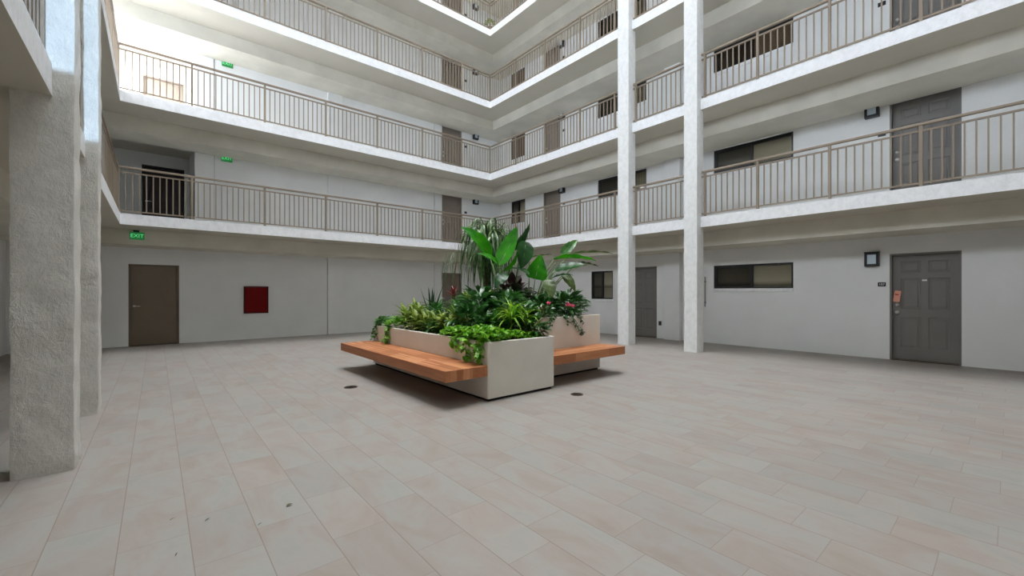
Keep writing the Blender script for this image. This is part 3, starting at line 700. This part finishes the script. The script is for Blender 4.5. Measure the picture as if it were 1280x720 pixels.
# flowering bush with pink blooms + trailing part
o = shrub('flowering_bush', 5.32, 5.02, Z2, (.52,.30,.24), .42, 330, .15, .055, M['l_mid'], 'flowering bush with pink blooms in the taller planter', emin=-.35, emax=1.45)
shrub('leafy_shrub', 5.62, 5.1, Z2, (.26,.28,.22), .46, 130, .17, .055, M['l_dark'], 'dark glossy shrub at the outer end of the taller planter', emin=-.35, emax=1.45)
def flower(parent, p, r):
    m = MB()
    for k in range(9):
        az = 2*PI*k/9+rnd(-.2,.2); m.leaf(p, az, rnd(.1,1.2), r, r*.8, .5, 4, .2, .7)
    f = m.build('flower', M['pink'], parent, True); return f
for px, py, d, r in ((679,386,6.36,.065), (686,381,6.38,.065), (711,383,6.62,.085), (716,384,6.64,.06)):
    q = pt(px, py, d); f = flower(o, (q.x-5.32, q.y-5.02, q.z-Z2), r)
vine('trailing_vine', 5.05, 4.78, Z2, [(0,-.02,.05,.38,.12,.10,110)], 'small-leaved vine hanging down the face of the taller planter', M['l_dark'], .06, .04,
     trails=[([(.1,-.1,.1),(.14,-.155,.08),(.2,-.165,-.05),(.34,-.175,-.17),(.38,-.175,-.24)], .05, 60), ([(-.05,-.1,.1),(-.02,-.155,.07),(.05,-.165,-.04)], .05, 30), ([(-.3,-.1,.08),(-.33,-.155,.05),(-.38,-.17,-.06)], .06, 40), ([(.3,-.1,.08),(.32,-.16,.04),(.4,-.17,-.04)], .05, 30)])
# woody branch leaning between the boxes
o = thing('branching_shrub', 'bare lower stems with dark leaves leaning over the planter step', 'plant', (4.12, 4.52, Z1))
m = MB(); m.tube([(0,0,-.03),(.06,-.01,.12),(.2,-.03,.24),(.42,0,.36)], [.014,.012,.009,.005], 7); m.tube([(.04,0,.08),(.02,.05,.22),(.06,.1,.4)], [.01,.008,.005], 6); m.build('branch', M['trunk'], o, True)
m = MB(); mound(m, (.3,0,.34), (.24,.14,.12), 80, .13, .05); mound(m, (.05,.1,.42), (.15,.14,.12), 60, .13, .05); m.build('foliage', M['l_dark'], o, True)

# -- drooping palms
def hang(m, base, az, reach, rise, drop, width, n=11, fold=.3):
    b = Vector(base); d = Vector((math.cos(az), math.sin(az), 0)); sd = Vector((-math.sin(az), math.cos(az), 0))
    mids, ws = [], []
    for i in range(n+1):
        t = i/n; mids.append(b + d*reach*(1-(1-t)**2.2) + Vector((0,0,rise*math.sin(min(1,t*2.2)*PI/2) - drop*t**2.1)) + sd*.02*math.sin(t*5+az*7)); ws.append(max(.0008, width*.5*math.sin(PI*min(1,t*.95+.05))**.5))
    m.strip(mids, [sd]*(n+1), ws, fold)
o = thing('ponytail_palm', 'tall palm with a dense fountain of thin drooping leaves behind the large paddle leaves', 'palm', (4.9, 6.6, Z2))
m = MB(); m.tube([(0,0,-.05),(.02,.01,.3),(.0,0,.9),(-.02,0,1.35),(0,0,1.66)], [.09,.05,.035,.03,.03], 10); m.build('trunk', M['trunk'], o, True)
m = MB()
for hx, hy, hz, n, R_ in ((.02,0,1.62,80,.55), (-.20,-.05,1.42,70,.46), (.14,-.14,1.45,60,.46), (-.08,-.1,1.15,60,.45)):
    for k in range(n): hang(m, (hx+rnd(-.04,.04), hy+rnd(-.04,.04), hz+rnd(-.12,.08)), rnd(0,2*PI), R_*rnd(.2,1.05), rnd(.02,.34), rnd(.35,1.0), rnd(.028,.05))
m.build('foliage', M['l_palm'], o, True)
m = MB(); m.tube([(-.20,-.05,1.42),(-.1,-.02,1.05),(0,0,.7)], [.02,.025,.03], 8); m.build('branch', M['trunk'], o, True)
o = thing('weeping_palm', 'wispy strands hanging beside the dense drooping palm over the far door', 'palm', (4.55, 7.1, Z2))
m = MB(); m.tube([(0,0,-.05),(-.05,.02,.7),(.05,.04,1.2)], [.02,.014,.01], 8); m.build('trunk', M['trunk'], o, True)
m = MB()
for k in range(18): hang(m, (.05,.04,1.22+rnd(-.2,.05)), rnd(1.9,3.9), rnd(.1,.5), rnd(.05,.2), rnd(.6,1.0), rnd(.009,.015))
m.build('foliage', M['l_palm'], o, True)

# -- bird of paradise with paddle leaves
def paddle(parent, foot, base, tip, width, face, mat, bend=.1, fold=.25, stalkbend=(0,0,0), tear=0, lift=None, tri=.72):
    """foot: stalk start, base: blade base, tip: blade tip (world); face: direction the blade looks at"""
    off = parent.location
    foot, base, tip = (Vector(q)-off for q in (foot, base, tip))
    ax = tip-base; L = ax.length; face = Vector(face).normalized()
    side = ax.cross(face).normalized(); up = side.cross(ax).normalized()
    lift = up*bend*L if lift is None else Vector(lift)
    n = 16; m = MB(); rows = []; ks = (-1, -.55, 0, .55, 1)
    for i in range(n+1):
        t = i/n; c = base.lerp(tip, t) + lift*4*t*(1-t)
        w = width*.5*(math.sin(PI*min(1,(t*.97+.03))**tri)**.75)
        row = []
        for q in ks:
            ww = w*q*(1 - (.10*math.sin(i*1.9+q) if tear else .0)*abs(q)); z = abs(q)*fold*w + .006*math.sin(i*1.3+q*3)
            row.append(c + side*ww + up*z)
        rows.append(row)
    for r in rows: m.v += [tuple(q) for q in r]
    for i in range(n):
        for k in range(4): a = i*5+k; m.f.append((a, a+1, a+6, a+5))
    bl = m.build('leaf_blade', mat, parent, True)
    s = MB(); mid = foot.lerp(base, .55)+Vector(stalkbend)
    s.tube([foot, foot.lerp(mid,.5)+Vector(stalkbend)*.2, mid, mid.lerp(base,.6), base], [.016,.014,.012,.010,.008], 7)
    s.tube([base] + [base.lerp(tip, t)+lift*4*t*(1-t)-up*.004 for t in (.2,.4,.6,.8)], [.008,.007,.006,.004,.003], 6)
    s.build('leaf_stalk', M['stalk'] if mat is not M['l_bopd'] else M['l_mid'], parent, True)
bop = thing('bird_of_paradise', 'tall bird of paradise with large bright green paddle leaves above the planter', 'plant', (4.60, 5.60, Z2))
D = 7.25; F0 = lambda dx=0, dy=0: (4.60+dx, 5.60+dy, Z2)
cam_dir = (-.64, -.76, .25)
paddle(bop, F0(-.04), pt(613,322,7.2), pt(576,283,7.0), .24, (-.5,-.6,.6), M['l_bop'], .16)
paddle(bop, F0(), pt(624,331,7.15), pt(646,283,7.3), .30, (-.9,-.5,.1), M['l_bop'], -.06)
paddle(bop, F0(.04), pt(637,312,7.4), pt(662,279,7.6), .22, (.2,-.9,-.5), M['l_bopd'], .05, .5)
paddle(bop, F0(.06,-.05), pt(657,302,7.1), pt(651,336,6.95), .30, (-.3,-.9,.3), M['l_bopd'], .10, .2, (0,0,.25))
paddle(bop, F0(-.02,-.05), pt(624,334,7.0), pt(596,317,6.8), .14, (-.4,-.5,.8), M['l_bop'], .15)
paddle(bop, F0(.05,.05), pt(629,338,7.2), pt(647,312,7.0), .12, (.7,-.6,.4), M['l_bop'], .1, .6)
paddle(bop, F0(-.05,.05), pt(616,330,7.5), pt(609,300,7.7), .2, (-.7,-.6,.1), M['l_bopd'], .1, .4)
paddle(bop, F0(.05,-.04), pt(640,335,7.05), pt(662,345,6.8), .2, (0,-.4,.9), M['l_bopd'], .1, .2)
paddle(bop, F0(0,-.08), pt(632,342,6.95), pt(619,360,6.75), .2, (-.3,-.6,.8), M['l_bopd'], .12, .2)
bop2 = thing('bird_of_paradise', 'leaning bird of paradise whose leaves reach out above the pink flowers', 'plant', (4.95, 5.35, Z2))
G0 = lambda dx=0, dy=0: (4.95+dx, 5.35+dy, Z2)
paddle(bop2, G0(-.05), pt(669,349,7.1), pt(676,318,7.15), .36, (-.55,-.8,.25), M['l_bop'], .03, .25, (0,0,0), 0, None, .42)
paddle(bop2, G0(.03), pt(692,324,7.3), pt(745,326,7.3), .20, (0,.1,1), M['l_bop'], .05, .5, (-.05,0,.1), 1)
paddle(bop2, G0(.05), pt(694,338,7.1), pt(733,331,7.0), .26, (-.25,-.45,.85), M['l_bopd'], .03, .2, (-.05,0,.05), 1)
paddle(bop2, G0(.05,.03), pt(702,318,7.4), pt(722,300,7.5), .17, (-.6,-.7,.3), M['l_mid'], .04, .4, (-.05,0,.1), 1)
paddle(bop2, G0(.04,.02), pt(712,318,7.6), pt(766,317,7.9), .10, (0,0,1), M['l_olive'], .04, .6, (-.1,0,.1))
paddle(bop2, G0(.06,.0), pt(722,328,7.5), pt(748,333,7.5), .08, (0,0,1), M['l_snake'], .04, .5, (-.05,0,.05))
paddle(bop2, G0(.05,-.02), pt(704,343,6.95), pt(719,364,6.85), .16, (-.4,-.8,.3), M['l_olive'], .1, .2, (0,0,.1))
paddle(bop2, G0(.02,-.03), pt(690,347,6.9), pt(716,344,6.8), .16, (0,-.3,.9), M['l_bopd'], .08, .2)
paddle(bop2, G0(-.03,-.03), pt(684,350,6.9), pt(690,372,6.75), .22, (-.5,-.7,.4), M['l_olive'], .08, .2)
paddle(bop2, G0(-.02,.05), pt(662,322,7.3), pt(690,318,7.4), .05, (0,0,1), M['l_olive'], .03, .4)
# potted plant on the fifth level corner
o = thing('potted_plant', 'small yellow green potted plant at the top level railing corner', 'plant', (9.33-.0+.16, 12.33+.16, FL(5)))
m = MB(); m.tube([(0,0,0),(0,0,.2),(0,0,.21)], [.07,.10,.105], 14); m.build('pot', M['pot'], o, True)
m = MB(); mound(m, (0,0,.32), (.14,.14,.12), 50, .16, .04); m.build('foliage', M['l_yel'], o, True)

# ------------------------------------------------------------------ added landing fixture, standing in for outside daylight
def added_ceiling_fixture(loc, label, power, size=.5, color=(1, .96, .9)):
    o = thing('added_ceiling_light', label, 'lamp', loc)
    boxobj('lamp_housing', (-.25, -.25, -.05), (.25, .25, 0), M['slab'], o, .01)
    dm = flat('added_lamp_diffuser', (240,238,230), .5, emit=(255,246,232), es=6)
    boxobj('diffuser', (-.22, -.22, -.062), (.22, .22, -.05), dm, o)
    L = bpy.data.lights.new('added_landing_lamp', 'AREA'); L.energy = power; L.size = size; L.color = color
    lo = bpy.data.objects.new('added_landing_lamp', L); col.objects.link(lo); lo.location = (0, 0, -.09); lo.parent = o
added_ceiling_fixture((-1.0, 15.3, FL(4)-TH), 'added square ceiling light in place of daylight over the third level landing', 110)

# added spot lamp outside, sending cold light through the slot onto the left columns
L = bpy.data.lights.new('added_slot_light', 'SPOT'); L.energy = 34000; L.spot_size = math.radians(6); L.spot_blend = .2; L.shadow_soft_size = .14; L.color = (.50, .72, 1)
lo = bpy.data.objects.new('added_slot_light', L); col.objects.link(lo); lo.location = (2.3, -30, 3.2); lo.rotation_euler = (math.radians(91.5), 0, math.atan2(2.75, 34.6))

# sun close to overhead, softened
L = bpy.data.lights.new('sun', 'SUN'); L.energy = .45; L.angle = math.radians(14); L.color = (.97, .98, 1)
lo = bpy.data.objects.new('sun', L); col.objects.link(lo); lo.rotation_euler = (math.radians(1), 0, 0); lo.location = (4, 5, 20)
# sky
w = bpy.data.worlds.new('sky'); scene.world = w; w.use_nodes = True; nt = w.node_tree
bg = nt.nodes['Background']; g = nt.nodes.new('ShaderNodeTexCoord'); s = nt.nodes.new('ShaderNodeSeparateXYZ'); nt.links.new(g.outputs['Generated'], s.inputs[0])
nt.links.new(ramp(nt, s.outputs[2], [(0, (.60,.68,.80,1)), (.6, (.88,.93,1,1)), (1, (.93,.96,1,1))]), bg.inputs['Color'])
bg.inputs['Strength'].default_value = 5.4
# ------------------------------------------------------------------ camera
cam = bpy.data.cameras.new('camera'); co = bpy.data.objects.new('camera', cam); col.objects.link(co)
co.location = (0, 0, EYE); co.rotation_euler = (PI/2, 0, -YAW); cam.sensor_width = 36; cam.lens = 36*FPX/1280; cam.shift_y = (CY-360)/1280
cam.clip_start = .05; cam.clip_end = 200
scene.camera = co
scene.view_settings.view_transform = 'Standard'; scene.view_settings.look = 'None'; scene.view_settings.gamma = 1
scene.view_settings.use_curve_mapping = False; scene.view_settings.exposure = 0.77
scene.cycles.max_bounces = 10; scene.cycles.diffuse_bounces = 8; scene.cycles.transparent_max_bounces = 8
scene.cycles.use_denoising = True
